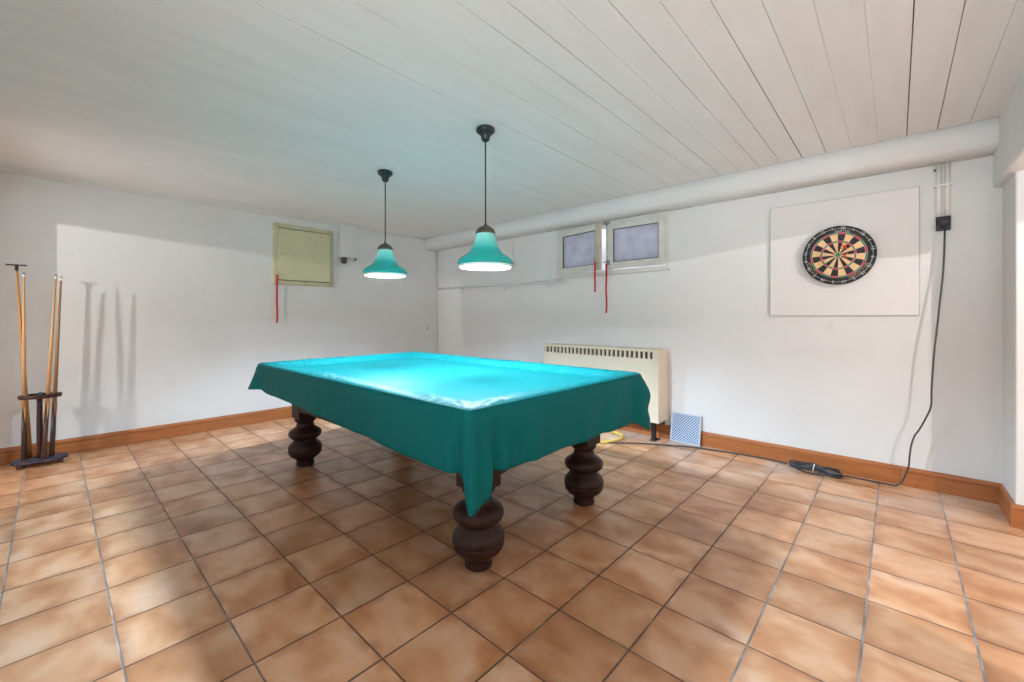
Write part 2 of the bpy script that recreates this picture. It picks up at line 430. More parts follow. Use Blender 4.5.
# plastered beam along the top of the back wall, soft lower edge
prof = [(YB+.02, CEIL+.01), (3.885, CEIL+.01), (3.880, 2.345), (3.885, 2.31), (3.90, 2.275), (3.925, 2.255), (3.96, 2.246), (YB+.02, 2.252)]
mb = MB(); rough_strip(mb, 'x', XL-.02, .50, prof, .006, 5.); struct(mb.build('trim_2', M['beam']))

# right-hand side: short return wall, the beam above it, lintels of the opening to the next room
PX, PY = .503, 3.72
mb = MB(); mb.box(PX, XR, PY, YB+.25, 0, CEIL+.02, bev=.008); struct(mb.build('wall_right', M['wall']))
mb = MB(); mb.box(.462, .80, 2.2, YB+.02, 2.035, CEIL+.01, bev=.012); struct(mb.build('trim_3', M['beam']))
mb = MB(); mb.box(1.40, 1.52, 1.74, 2.443, 2.150, CEIL+.01, bev=.004); mb.box(1.40, 1.52, 2.443, PY+.01, 2.003, CEIL+.01, bev=.004)
struct(mb.build('trim_4', M['wall']))
mb = MB(); mb.box(1.40, 1.52, .90, 1.75, 0, CEIL+.01, bev=.006); struct(mb.build('wall_lightblock_side', M['wall']))  # added out of view to keep next_room_lamp off the pendant and front floor
# left rear: wall stub and lintel behind the cue rack
mb = MB(); mb.box(XL-.02, -4.995, -.78, -.55, 0, CEIL+.01, bev=.006); struct(mb.build('wall_stub', M['wall']))
mb = MB(); mb.box(-4.05, -1.6, -.78, -.55, 0, CEIL+.01, bev=.006); struct(mb.build('wall_lightblock_rear', M['wall']))  # unseen wall added to stop rear_room_lamp reaching the pendants and front floor
mb = MB(); mb.box(-5.0, -4.04, -.78, -.55, 2.06, CEIL+.01, bev=.006); struct(mb.build('trim_5', M['wall']))

# baseboards with a moulded top
def base_prof(d0, s):        # (across, z) ; d0 wall plane, s = direction into the room
    return [(d0, 0), (d0+s*.020, 0), (d0+s*.020, .094), (d0+s*.0135, .097), (d0+s*.0135, .102), (d0+s*.020, .106), (d0+s*.018, .118), (d0+s*.010, .130), (d0, .133)]
mb = MB(); mb.prism(base_prof(XL, 1), lambda a, b, d: (a, d, b), -.55, YB); struct(mb.build('baseboard_left', M['base']))
mb = MB()
mb.box(.0175, .0215, YB-.016, YB, 0, .128, m=M['gap'])
for a, b in ((XL+.02, .018), (.0210, PX)):
    mb.prism(base_prof(YB, -1), lambda p, q, d: (d, p, q), a, b, M['base'])
struct(mb.build('baseboard_back', M['base']))
mb = MB(); mb.prism(base_prof(PX, -1), lambda a, b, d: (a, d, b), PY, YB-.0205)
mb.prism(base_prof(PY, -1), lambda p, q, d: (d, p, q), PX-.02, 1.40)
struct(mb.build('baseboard_right', M['base']))

# ------------------------------------------------------------------ window in the back wall
def frame_boxes(mb, x0, x1, y0, y1, z0, z1, w, bev=.004, m=None):
    mb.box(x0, x0+w, y0, y1, z0, z1, bev, m); mb.box(x1-w, x1, y0, y1, z0, z1, bev, m)
    mb.box(x0+w-.002, x1-w+.002, y0, y1, z0, z0+w, bev, m); mb.box(x0+w-.002, x1-w+.002, y0, y1, z1-w, z1, bev, m)
win = thing('window_1', 'low two-sash basement window high on the back wall', 'window', (WX0, YB, WZ0)); win['kind'] = 'structure'
del win['label'], win['category']
mb = MB(); frame_boxes(mb, WX0-.018, WX1+.018, YB-.022, YB+.06, WZ0-.018, WZ1+.018, .032)
mb.box(-2.362, -2.328, YB-.005, YB+.06, WZ0, WZ1, .003)
mb.build('window_frame', M['winpaint'], win)
mb = MB(); mb.box(WX0-.03, WX1+.03, YB-.034, YB-.0, WZ0-.035, WZ0-.017, .004); mb.build('window_sill', M['winpaint'], win)
def sash(hx, sx, w, ang, zlo, zhi, dark_edge):
    """sash hinged at x = hx opening into the room; sx = +1 grows to +x"""
    y0 = YB-.03
    t = .036; q = Matrix.Rotation(-sx*ang, 4, 'Z'); P = Matrix.Translation((hx, y0, 0)) @ q
    def tf(mb):
        for v in mb.bm.verts: v.co = P @ v.co
    a, b = (0, w) if sx > 0 else (-w, 0)
    mb = MB(); fw = .068
    mb.box(a, a+fw, 0, t, zlo, zhi, .005, M['winstain'] if (sx > 0 and False) else M['winpaint'])
    mb.box(b-fw, b, 0, t, zlo, zhi, .005, M['winstain'] if dark_edge else M['winpaint'])
    mb.box(a+fw-.002, b-fw+.002, 0, t, zlo, zlo+fw, .005, M['winpaint']); mb.box(a+fw-.002, b-fw+.002, 0, t, zhi-fw, zhi, .005, M['winpaint'])
    tf(mb); s = mb.build('sash', M['winpaint'], win)
    mb = MB(); frame_boxes(mb, a+fw-.004, b-fw+.004, .004, t+.004, zlo+fw-.004, zhi-fw+.004, .009, 0)
    tf(mb); mb.build('seal', M['rubber'], s)
    mb = MB(); mb.box(a+fw-.002, b-fw+.002, t*.5, t*.5+.005, zlo+fw-.002, zhi-fw+.002); tf(mb); mb.build('pane', M['glass'], s)
    return s, tf
s1, tf1 = sash(WX0+.014, 1, .630, .16, WZ0+.012, WZ1-.014, True)
s2, tf2 = sash(WX1-.014, -1, .640, .0, WZ0+.030, WZ1-.014, False)
for z in (WZ0+.12, WZ1-.12):
    mb = MB(); mb.lathe([(.007, 0), (.007, .05)], (WX1-.010, YB-.036, z-.025), 10); mb.build('hinge', M['winpaint'], s2)
mb = MB(); mb.box(-2.36, -2.30, YB-.052, YB-.02, WZ1-.020, WZ1+.002, .004); mb.box(-2.335, -2.322, YB-.065, YB-.03, WZ1-.030, WZ1-.004, .003)
mb.build('top_latch', M['steel'], win)
mb = MB(); mb.box(-2.325, -2.300, YB-.046, YB-.024, WZ0+.07, WZ0+.12, .003); mb.tube([(-2.312, YB-.05, WZ0+.105), (-2.36, YB-.062, WZ0+.10)], .006, 8)
mb.build('window_handle', M['steel'], s2)

def strap(x, y, ztop, zbot, label, wob, axis='x'):
    mb = MB(); n = 14; rings = []
    for k in range(n+1):
        z = ztop + (zbot-ztop)*k/n; d = wob*math.sin(k*.7)*(k/n)
        w, t = .0095, .0025
        if axis == 'x': c = [(-w, -t), (w, -t), (w, t), (-w, t)]; rings.append([(x+d+a, y+b, z) for a, b in c])
        else: c = [(-t, -w), (t, -w), (t, w), (-t, w)]; rings.append([(x+a, y+d+b, z) for a, b in c])
    mb.rings(rings, smooth=False)
    mb.lathe([(.002, 0), (.0075, .004), (.0085, .012), (.005, .02)], (x, y, ztop-.010), 10)
    o = mb.build('pull_strap', M['red'], loc=(x, y, zbot)); tag(o, label, 'strap', 'red pull straps'); return o
strap(-2.415, YB-.145, WZ0+.10, 1.475, 'short red pull strap hanging from the open left window sash', .002)
strap(-2.326, YB-.058, WZ0+.075, 1.248, 'longer red pull strap hanging from the middle of the basement window', .006)

# ------------------------------------------------------------------ hatch on the left wall
HY0, HY1, HZ0, HZ1 = 1.745, 2.447, 1.590, 2.312
h = thing('wall_hatch', 'yellowish painted square wall hatch high on the left wall', 'hatch', (XL, (HY0+HY1)/2, HZ0))
mb = MB(); w = .048
for a in ((HY0, HY0+w, HZ0, HZ1), (HY1-w, HY1, HZ0, HZ1), (HY0+w-.002, HY1-w+.002, HZ0, HZ0+w), (HY0+w-.002, HY1-w+.002, HZ1-w, HZ1)):
    mb.box(XL-.01, XL+.030, *a, .004)
mb.build('hatch_frame', M['hatchframe'], h)
mb = MB(); mb.box(XL-.005, XL+.006, HY0+.04, HY1-.04, HZ0+.04, HZ1-.04); mb.build('hatch_backing', M['gap'], h)
P = Matrix.Translation((XL+.012, HY0+.046, 0)) @ Matrix.Rotation(-.035, 4, 'Z')
mb = MB(); mb.box(0, .022, 0, HY1-HY0-.100, HZ0+.056, HZ1-.058, .005)
for v in mb.bm.verts: v.co = P @ v.co
door = mb.build('hatch_door', M['hatch'], h)
for yy, zz in ((.035, HZ0+.11), (.035, HZ0+.36), (.49, HZ1-.11)):
    mb = MB(); mb.lathe([(.004, 0), (.011, .002), (.011, .008), (.005, .013)], P @ Vector((.022, yy, zz)), 12, axis=(1, 0, 0)); mb.build('knob', M['hatchframe'], door)
for z in (HZ0+.10, HZ1-.17):
    mb = MB(); mb.box(XL+.026, XL+.040, HY0+.034, HY0+.050, z, z+.06, .002); mb.build('hinge', M['hatchframe'], h)
strap(XL+.0415, HY0+.030, HZ0+.10, 1.135, 'red pull strap hanging from the yellowish wall hatch', .003, 'y')

# white box beside it
jb = thing('junction_box', 'white rectangular box under the ceiling beside the yellowish hatch', 'box', (XL, 2.63, 1.975))
mb = MB(); mb.box(XL-.003, XL+.095, 2.515, 2.770, 1.985, CEIL-.012, .006); mb.build('cover', M['boxwhite'], jb)
mb = MB(); mb.lathe([(.012, 0), (.034, .014), (.038, .045), (.036, .088)], (XL+.050, 2.578, 1.900), 18); s = mb.build('cable_gland', M['rubber'], jb)
mb = MB()
for z in (1.925, 1.945, 1.965): mb.lathe([(.0385, 0), (.0400, .003), (.0385, .007)], (XL+.050, 2.578, z), 18)
mb.build('ring', M['black'], s)
mb = MB(); mb.lathe([(.009, 0), (.011, .015), (.008, .03)], (XL+.05, 2.735, 1.956), 10); mb.build('screw_cap', M['black'], jb)

# pipes
p = thing('wall_pipe', 'thin white painted pipe running low along the back wall left of the window', 'pipe', (-4.2, YB-.03, 1.62))
mb = MB(); mb.tube([(XL+.05, YB-.022, 1.648), (-4.2, YB-.022, 1.640), (-3.0, YB-.022, 1.628), (-2.93, YB-.022, 1.627)], .013, 12)
mb.tube([(-3.4, YB-.018, 1.652), (-2.93, YB-.018, 1.650)], .007, 8); mb.build('pipe_run', M['beam'], p)
for x in (-4.75, -3.9, -3.15):
    mb = MB(); mb.box(x-.009, x+.009, YB-.038, YB, 1.622, 1.657, .003); mb.box(x-.003, x+.003, YB-.012, YB-.002, 1.560, 1.63, .001)
    mb.build('pipe_clip', M['beam'], p)
p = thing('corner_pipe', 'white painted pipe standing in the far corner of the room', 'pipe', (XL+.035, YB-.035, .13))
mb = MB(); mb.tube([(XL+.015, YB-.015, .135), (XL+.015, YB-.015, 1.2), (XL+.015, YB-.015, 2.26)], .014, 14); mb.build('pipe_run', M['beam'], p)
mb = MB(); mb.tube([(XL+.012, 3.93, 1.00), (XL+.012, 3.93, 1.06), (XL+.030, 3.93, 1.075)], .005, 8); mb.tube([(XL, 3.93, 1.03), (XL+.02, 3.93, 1.03)], .006, 8)
tag(mb.build('wall_hook', M['steel'], loc=(XL, 3.93, 1.0)), 'tiny metal hook on the left wall near the far corner', 'hook')
p = thing('switch_conduit', 'thin vertical conduit ending in a small knob behind the right pendant lamp', 'conduit', (-3.72, YB-.02, 2.0))
mb = MB(); mb.tube([(-3.735, YB-.014, 2.225), (-3.735, YB-.014, 2.10), (-3.735, YB-.014, 1.93)], .010, 10); mb.build('pipe_run', M['beam'], p)
mb = MB(); mb.lathe([(.006, 0), (.022, .012), (.026, .035), (.018, .06)], (-3.745, YB-.03, 1.885), 14); mb.build('knob', M['steel'], p)

# ------------------------------------------------------------------ radiator
RX0, RX1, RY0, RZ0, RZ1 = -3.055, -1.668, 3.892, .190, .888
r = thing('radiator', 'cream convector radiator with a slotted top standing by the back wall', 'radiator', ((RX0+RX1)/2, 4.0, 0))
mb = MB(); mb.box(RX0, RX1-.0, RY0+.03, YB-.012, RZ0, RZ1, .006); mb.build('side_casing', M['creamlit'], r)
mb = MB()       # front panel with the slot openings left free
fx0, fx1, n = RX0-.002, RX1-.055, 26
sz0, sz1, sx0, sx1 = RZ1-.090, RZ1-.022, RX0+.045, RX1-.040
mb.box(fx0, RX1-.004, RY0, RY0+.032, RZ0-.002, sz0); mb.box(fx0, RX1-.004, RY0, RY0+.032, sz1, RZ1+.002)
pitch = (sx1-sx0)/n; sw = pitch*.60
mb.box(fx0, sx0, RY0, RY0+.032, sz0, sz1); mb.box(sx0+(n-1)*pitch+sw, RX1-.004, RY0, RY0+.032, sz0, sz1)
for k in range(n-1): mb.box(sx0+k*pitch+sw, sx0+(k+1)*pitch, RY0, RY0+.032, sz0, sz1)
front = mb.build('front_panel', M['cream'], r)
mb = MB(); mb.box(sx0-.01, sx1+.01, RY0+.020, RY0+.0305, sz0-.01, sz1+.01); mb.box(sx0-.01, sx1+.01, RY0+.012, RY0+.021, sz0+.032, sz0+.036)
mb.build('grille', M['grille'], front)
mb = MB(); mb.box(RX1-.030, RX1-.027, RY0-.002, RY0+.002, RZ0, RZ1)
mb.build('seam', M['creamlit'], front)
for x in (RX0+.10, RX1-.08):
    mb = MB(); mb.box(x-.018, x+.018, 3.94, 3.985, 0, RZ0+.004, .003); mb.box(x-.03, x+.03, 3.925, 4.05, 0, .010, .003)
    mb.build('foot', M['black'], r)
mb = MB(); mb.tube([(RX1-.02, 4.06, .14), (RX1-.02, 4.06, .17), (RX1-.02, 4.06, RZ0+.01)], .012, 10); mb.tube([(RX1-.02, 4.06, .15), (RX1-.05, 4.06, .15)], .010, 8)
mb.build('valve', M['brass'], r)

# lattice plate leaning on the baseboard
mb = MB(); mb.box(-.140, .140, -.006, .006, 0, .276, .002)
vp = mb.build('lattice_plate', M['lattice'], loc=(0, 0, 0)); vp.location = (-1.487, 4.059, .002); vp.rotation_euler = (math.radians(-10.0), 0, 0)
tag(vp, 'small blue and white lattice plate leaning on the brown baseboard beside the radiator', 'plate')

# yellow hose loop behind the table leg
pts = [(-2.075, 3.50, .014), (-2.03, 3.58, .014), (-1.985, 3.72, .014), (-2.02, 3.85, .014), (-2.13, 3.915, .014), (-2.28, 3.91, .014), (-2.42, 3.84, .014), (-2.52, 3.70, .014), (-2.55, 3.55, .014)]
mb = MB(); mb.tube(smooth_path(pts, 8), .014, 12); tag(mb.build('garden_hose', M['hose'], loc=(-2.2, 3.7, 0)), 'yellow hose lying in a loop on the floor behind the table', 'hose')

# ------------------------------------------------------------------ dartboard, its backboard and darts
BX0, BX1, BZ0, BZ1 = -.787, .118, 1.215, 2.118
bb = thing('dart_backboard', 'large white rectangular backing board on the back wall holding the dartboard', 'board', ((BX0+BX1)/2, YB, BZ0))
mb = MB(); mb.box(BX0, BX1, YB-.024, YB-.004, BZ0, BZ1, .0015); mb.build('board', M['board'], bb)
mb = MB(); mb.box(BX0-.0015, BX1+.0015, YB-.021, YB-.006, BZ0-.0015, BZ1+.0015); mb.box(BX0+.05, BX1-.05, YB-.008, YB-.0001, BZ0+.05, BZ1-.05); mb.build('board_edge', M['boardedge'], bb)

DX, DZ, DR, ROT = -.328, 1.674, .2235, math.radians(8.5)
FY = YB-.024-.058           # face of the dartboard
dbt = thing('dartboard', 'round dartboard hung on the white backing board', 'dartboard', (DX, YB-.024, DZ-DR))
mb = MB(); mb.lathe([(DR-.006, .002), (DR, .010), (DR, .036), (DR-.004, .040), (.175, .040)], (DX, FY+.040, DZ), 72, axis=(0, -1, 0), m=M['dblack'])
mb.lathe([(.05, 0), (.05, .02)], (DX, YB-.024, DZ), 24, axis=(0, -1, 0), m=M['steel'])
mb.build('board_body', M['dblack'], dbt)
mb = MB()
def P3(r, a, d=0.): return (DX + r*math.sin(a), FY-.0006-d, DZ + r*math.cos(a))
for k in range(20):
    a0 = (k-.5)*PI/10 + ROT
    dark = k % 2 == 0
    for r0, r1, m in ((.0159, .099, M['dblack'] if dark else M['dcream']), (.099, .107, M['dred'] if dark else M['dgreen']),
                      (.107, .162, M['dblack'] if dark else M['dcream']), (.162, .170, M['dred'] if dark else M['dgreen'])):
        i = mb.mi(m)
        if r1 in (.107, .170): r0 -= .002; r1 += .002       # the coloured beds
        N = 4
        A = [mb.bm.verts.new(P3(r0, a0+PI/10*j/N, .0006 if m in (M['dred'], M['dgreen']) else 0)) for j in range(N+1)]
        B = [mb.bm.verts.new(P3(r1, a0+PI/10*j/N, .0006 if m in (M['dred'], M['dgreen']) else 0)) for j in range(N+1)]
        for j in range(N):
            f = mb.bm.faces.new((A[j], A[j+1], B[j+1], B[j])); f.material_index = i
for r0, r1, m in ((0.0005, .00635, M['dgreen']), (.00635, .0159, M['dgreen'])):
    i = mb.mi(m); N = 24
    A = [mb.bm.verts.new(P3(r0, 2*PI*j/N, .0008)) for j in range(N)]; B = [mb.bm.verts.new(P3(r1, 2*PI*j/N, .0008)) for j in range(N)]
    for j in range(N): f = mb.bm.faces.new((A[j], A[(j+1) % N], B[(j+1) % N], B[j])); f.material_index = i
mb.build('scoring_face', M['dcream'], dbt)
mb = MB()
for rr in (.0159, .097, .109, .160, .172, .203):
    mb.tube([P3(rr, 2*PI*j/64, .001) for j in range(64)], .0009 if rr < .2 else .0014, 6, closed=True)
for k in range(20):
    a = (k-.5)*PI/10 + ROT; mb.tube([P3(.0159, a, .001), P3(.172, a, .001)], .0007, 5)
mb.build('wire_spider', M['wire'], dbt)
for k, nmb in enumerate([20, 1, 18, 4, 13, 6, 10, 15, 2, 17, 3, 19, 7, 16, 8, 11, 14, 9, 12, 5]):
    a = k*PI/10 + ROT; ca, sa = math.cos(a), math.sin(a); R = .204
    flip = -1 if False else 1
    def pl(x, y, d, ca=ca, sa=sa, R=R):
        yy = R + y
        return (DX + yy*sa + x*ca, FY-.0012-d, DZ + yy*ca - x*sa)
    mb = MB(); text_into(mb, str(nmb), .030, pl, .001); mb.build('number', M['wire'], dbt)
def arc_text(mb, txt, a_mid, R, size, step, inward=False):
    n = len(txt)
    for k, ch in enumerate(txt):
        a = a_mid + ROT + (k-(n-1)/2)*step*(-1 if inward else 1)
        ca, sa = math.cos(a), math.sin(a); s = -1 if inward else 1
        def pl(x, y, d, ca=ca, sa=sa, s=s):
            yy = R + s*y; xx = s*x
            return (DX + yy*sa + xx*ca, FY-.0012-d, DZ + yy*ca - xx*sa)
        if ch != ' ': text_into(mb, ch, size, pl, .0005)
mb = MB(); arc_text(mb, 'DARTCO', 0, .1815, .021, .085); mb.build('lettering', M['wire'], dbt)
for a in (('BRISTLE', math.radians(232), .187, .021, .085, True), ('COMPETITION', math.radians(128), .187, .020, .075, True)):
    mb = MB(); arc_text(mb, *a); mb.build('gold_lettering', M['gold'], dbt)['label'] = 'gold print on the black rim'

def dart(x, z, label, tilt, lean):
    d = Vector((lean, -1, tilt)).normalized()
    base = Vector((x, FY, z))
    t = thing('dart', label, 'dart', tuple(base), 'darts stuck in the board')
    mb = MB(); mb.lathe([(.0012, -.008), (.0013, .03)], base, 8, axis=d); mb.build('point', M['steel'], t)
    mb = MB(); mb.lathe([(.0014, .028), (.0034, .034), (.0036, .075), (.0026, .082)], base, 12, axis=d); mb.build('barrel', M['brass'], t)
    mb = MB(); mb.lathe([(.0026, .080), (.002, .12), (.0026, .125)], base, 8, axis=d); mb.build('shaft', M['black'], t)
    mb = MB(); a = d.cross(Vector((0, 0, 1))).normalized(); b = a.cross(d)
    for k in range(4):
        e = math.cos(k*PI/2+PI/4)*a + math.sin(k*PI/2+PI/4)*b; nn = d.cross(e)*.0005
        poly = [(.0, .100), (.022, .118), (.026, .142), (.018, .156), (.0, .158)]
        mb.prism(poly, lambda p, q, s, e=e, nn=nn: base + d*q + e*p + nn*s, -1, 1)
    mb.build('flight', M['flight'], t)
dart(-.285, 1.706, 'red-flighted dart stuck just above the centre of the dartboard', .10, .03)
dart(-.283, 1.642, 'red-flighted dart stuck just below the centre of the dartboard', .06, .03)

# ------------------------------------------------------------------ socket, conduits and the long cable
so = thing('wall_socket', 'black wall socket with twin white conduits above it on the back wall', 'socket', (.235, YB, 1.79))
mb = MB(); mb.box(.200, .272, YB-.034, YB, 1.792, 1.888, .006); body = mb.build('socket_box', M['black'], so)
mb = MB(); mb.lathe([(.030, 0), (.030, .012), (.026, .016)], (.236, YB-.034, 1.846), 20, axis=(0, -1, 0)); mb.build('lid', M['black'], body)
for x in (.214, .256):
    mb = MB(); mb.tube([(x, YB-.014, 1.885), (x, YB-.014, 2.05), (x, YB-.014, 2.255)], .0140, 12); mb.build('conduit', M['conduit'], so)
mb = MB(); mb.box(.190, .280, YB-.031, YB, 2.096, 2.112, .004); mb.build('conduit_clip', M['conduit'], so)
mb = MB(); mb.box(.19, .225, YB-.020, YB, 2.205, 2.222, .003); mb.build('end_clip', M['brass'], so)

cb = thing('extension_cable', 'long dark cable plugged into the socket and trailing along the baseboard', 'cable', (-.45, 4.0, 0))
mb = MB(); mb.box(.212, .262, YB-.075, YB-.045, 1.822, 1.868, .008); mb.lathe([(.012, 0), (.016, .02), (.017, .03)], (.238, YB-.060, 1.795), 12); mb.build('plug', M['black'], cb)
pts = [(0.241, 4.062, 1.8), (0.234, 4.05, 1.533), (0.217, 4.035, 1.317), (0.202, 4.02, 1.129), (0.189, 4.01, 0.98), (0.181, 4.005, 0.846), (0.175, 4.0, 0.711), (0.172, 4.0, 0.602), (0.148, 4.005, 0.517), (0.114, 4.01, 0.428), (0.092, 4.015, 0.382), (0.075, 4.02, 0.308), (0.067, 4.025, 0.222), (0.062, 4.028, 0.157), (.040, 4.03, .075),
       (.005, 4.028, .014),
       (-.06, 4.035, .0075), (-.16, 4.03, .0075), (-.26, 4.03, .0075), (-.34, 3.99, .0075), (-.40, 3.945, .0075), (-.50, 3.92, .0075), (-.58, 3.96, .0075)]
mb = MB(); mb.tube(smooth_path(pts, 6), .0052, 8); mb.build('upper_run', M['cable'], cb)
pts = [(-.66, 4.04, .012), (-.72, 4.06, .0075), (-.85, 4.06, .0075), (-1.05, 4.045, .0075), (-1.22, 4.005, .0075), (-1.34, 3.985, .0075), (-1.46, 3.945, .0075), (-1.56, 3.88, .0075), (-1.66, 3.83, .0075), (-1.80, 3.75, .0075), (-1.92, 3.66, .0075), (-2.05, 3.56, .0075), (-2.25, 3.48, .0075), (-2.45, 3.40, .0075)]
mb = MB(); mb.tube(smooth_path(pts, 6), .0065, 8); mb.build('floor_run', M['cable'], cb)
mb = MB(); rnd = random.Random(5)       # the surplus, folded into a figure-eight bundle and tied in the middle
loops = []
for k in range(6):
    for j in range(32):
        a = 2*PI*j/32 + PI/2
        l = (.150 if math.cos(a) < 0 else .165) + .014*math.sin(k*2.1+1); w = .050 + .016*math.cos(k*1.9)
        x = l*math.cos(a) + .008*math.sin(k*4.1)
        y = w*math.sin(2*a)*.95 + .006*math.cos(k*2.7)
        z = .0075 + .0062*k + .010*math.exp(-(x/.04)**2)*(k/5) + .004*(1+math.sin(3*a+k*1.3))
        loops.append((-.475 + x, 4.005 + y - x*.13, z))
mb.tube(smooth_path(loops, 2), .0056, 7); mb.build('coil', M['cable'], cb)
mb = MB(); mb.tube([(-.475+.004*math.sin(t), 4.005+.026*math.cos(t), .030+.026*math.sin(t)) for t in [2*PI*j/20 for j in range(20)]], .0045, 7, closed=True)
mb.build('tie', M['conduit'], cb)

# ------------------------------------------------------------------ billiard table
TX0, TX1, TY0, TY1, TZ = -3.80, -1.245, 1.112, 2.645, .836
LXA, LXB, LYA, LYB = -3.562, -1.495, 1.395, 2.325
tb = thing('billiard_table', 'dark wooden billiard table with four bulbous turned legs', 'table', ((TX0+TX1)/2, (TY0+TY1)/2, 0))
mb = MB(); e = .025
rail = .088
for a in ((TX0+e, TX1-e, TY0+e, TY0+rail), (TX0+e, TX1-e, TY1-rail, TY1-e), (TX0+e, TX0+rail, TY0+rail-.002, TY1-rail+.002), (TX1-rail, TX1-e, TY0+rail-.002, TY1-rail+.002)):
    mb.box(*a, .70, TZ-.010, .012)
mb.build('rail', M['mahogany'], tb)
mb = MB(); mb.box(TX0+.10, TX1-.10, TY0+.10, TY1-.10, .72, .770, .004); mb.build('table_bed', M['mahogany'], tb)
def arch(L, zend, zmid, flat):
    pts = [(0, zend)]
    for k in range(17):
        t = k/16; u = flat + (L-2*flat)*t
        pts.append((u, zend + (zmid-zend)*(math.sin(PI*t)**.55 if 0 < t < 1 else 0)))
    pts.append((L, zend)); return pts + [(L, .735), (0, .735)]
for y in (LYA-.075, LYB+.035):
    mb = MB(); L = LXB-LXA
    mb.prism(arch(L, .452, .462, .10), lambda a, b, d: (LXA+a, d, b), y, y+.04); mb.build('apron', M['mahogany'], tb)
for x in (LXA-.075, LXB+.035):
    mb = MB(); L = LYB-LYA
    mb.prism(arch(L, .438, .468, .10), lambda a, b, d: (d, LYA+a, b), x, x+.04); mb.build('apron', M['mahogany'], tb)
leg_prof = [(.058, 0), (.066, .006), (.068, .018), (.064, .030), (.062, .040), (.070, .048), (.072, .056), (.084, .064), (.104, .078), (.120, .098), (.126, .122), (.1255, .128), (.1235, .131), (.1255, .134), (.127, .142), (.121, .164), (.106, .184),
            (.090, .198), (.084, .206), (.086, .212), (.100, .222), (.116, .236), (.123, .252), (.124, .266), (.117, .282), (.098, .297), (.078, .309), (.068, .322), (.063, .340), (.064, .352), (.074, .360), (.080, .370), (.080, .384)]
for lx in (LXA, LXB):
    for ly in (LYA, LYB):
        mb = MB(); mb.lathe(leg_prof, (lx, ly, 0), 48)
        lg = mb.build('leg', M['mahogany'], tb)
        mb = MB(); mb.box(lx-.078, lx+.078, ly-.078, ly+.078, .384, .73, .006); mb.build('leg_block', M['mahogany'], lg)

# the green cloth cover over it
def smoothstep(a, b, x): t = max(0, min(1, (x-a)/(b-a))); return t*t*(3-2*t)
NX, NY = 256, 154
cxm, cym = (TX0+TX1)/2, (TY0+TY1)/2
bm = bmesh.new()
def top_z(x, y):
    d = min(x-TX0, TX1-x, y-TY0, TY1-y)
    dx, dy = min(x-TX0, TX1-x), min(y-TY0, TY1-y)
    z = TZ - .045*smoothstep(.095, .160, d)
    z -= .010*smoothstep(.035, .0, d)**2
    # puckers across the rail, strongest above its inner edge, radiating at the corners
    along = x if dy < dx else y
    if dx < .22 and dy < .22:
        along = math.atan2(dy+.03, dx+.03)*.35
    amp = .0105*smoothstep(.0, .05, d)*smoothstep(.21, .12, d)
    patch = .25 + .75*smoothstep(-.15, .35, noise.noise(Vector((x*2.1, y*2.1, 4))))
    z += amp*patch*(noise.noise(Vector((along*42, d*8, 1.))) + .6*noise.noise(Vector((x*45, y*45, 2.))))
    z += .0014*smoothstep(.14, .25, d)*noise.noise(Vector((x*3.0, y*3.0, 9)))
    # slack hammock dent just inside the rail
    return z
grid = [[None]*(NY+1) for _ in range(NX+1)]
rc = .035
for i in range(NX+1):
    for j in range(NY+1):
        x = TX0 + (TX1-TX0)*i/NX; y = TY0 + (TY1-TY0)*j/NY
        z = top_z(x, y)
        # soften the corner plan
        qx, qy = max(0, rc-min(x-TX0, TX1-x)), max(0, rc-min(y-TY0, TY1-y))
        if qx > 0 and qy > 0:
            l = math.hypot(qx, qy); mx = max(qx, qy); f = mx/l
            ox, oy = qx*f, qy*f
            x += (qx-ox)*(1 if x < cxm else -1); y += (qy-oy)*(1 if y < cym else -1)
        grid[i][j] = bm.verts.new((x, y, z))
for i in range(NX):
    for j in range(NY):
        bm.faces.new((grid[i][j], grid[i+1][j], grid[i+1][j+1], grid[i][j+1]))
loop = [(grid[i][0], (0, -1)) for i in range(NX)] + [(grid[NX][j], (1, 0)) for j in range(NY)] + [(grid[i][NY], (0, 1)) for i in range(NX, 0, -1)] + [(grid[0][j], (-1, 0)) for j in range(NY, 0, -1)]
corners = {'L': Vector((TX0, TY0)), 'N': Vector((TX1, TY0)), 'R': Vector((TX1, TY1)), 'F': Vector((TX0, TY1))}
tipd = {'L': .200, 'N': .395, 'R': .385, 'F': .30}
flare = {'L': .070, 'N': .030, 'R': .070, 'F': .05}
def hem(x, y, side):
    if side == (0, -1): b = .195 + .075*((x-TX0)/(TX1-TX0))**1.2 - .012*smoothstep(-3.5, -3.75, x)
    elif side == (1, 0): b = .272 + .026*((y-TY0)/(TY1-TY0))
    elif side == (0, 1): b = .27
    else: b = .20
    return b + .007*noise.noise(Vector((x*5, y*5, 3)))
ROWS = 18
rows = [[v for v, _ in loop]]
info = []
for v, sd in loop:
    p = Vector((v.co.x, v.co.y)); c, cd = min(((k, (p-q).length) for k, q in corners.items()), key=lambda t: t[1])
    q = corners[c]; diag = Vector((1 if q.x > cxm else -1, 1 if q.y > cym else -1)).normalized()
    nrm = Vector(sd)
    wc = smoothstep(.16, .0, cd)
    nrm = (nrm*(1-wc) + diag*wc).normalized()
    tip = max(0., 1-cd/.125)
    drop = hem(v.co.x, v.co.y, sd)
    if c == 'N':
        tip = smoothstep(.035, .012, cd) if sd == (0, -1) else smoothstep(.118, .092, cd)
        drop = drop + (tipd[c] - (.32*cd if sd == (1, 0) else 0) - drop)*tip
    else: drop = drop + (tipd[c]-drop)*tip**.9
    s = v.co.x if sd[0] == 0 else v.co.y
    info.append((v.co.copy(), nrm, drop, s, sd, c, cd, tip))
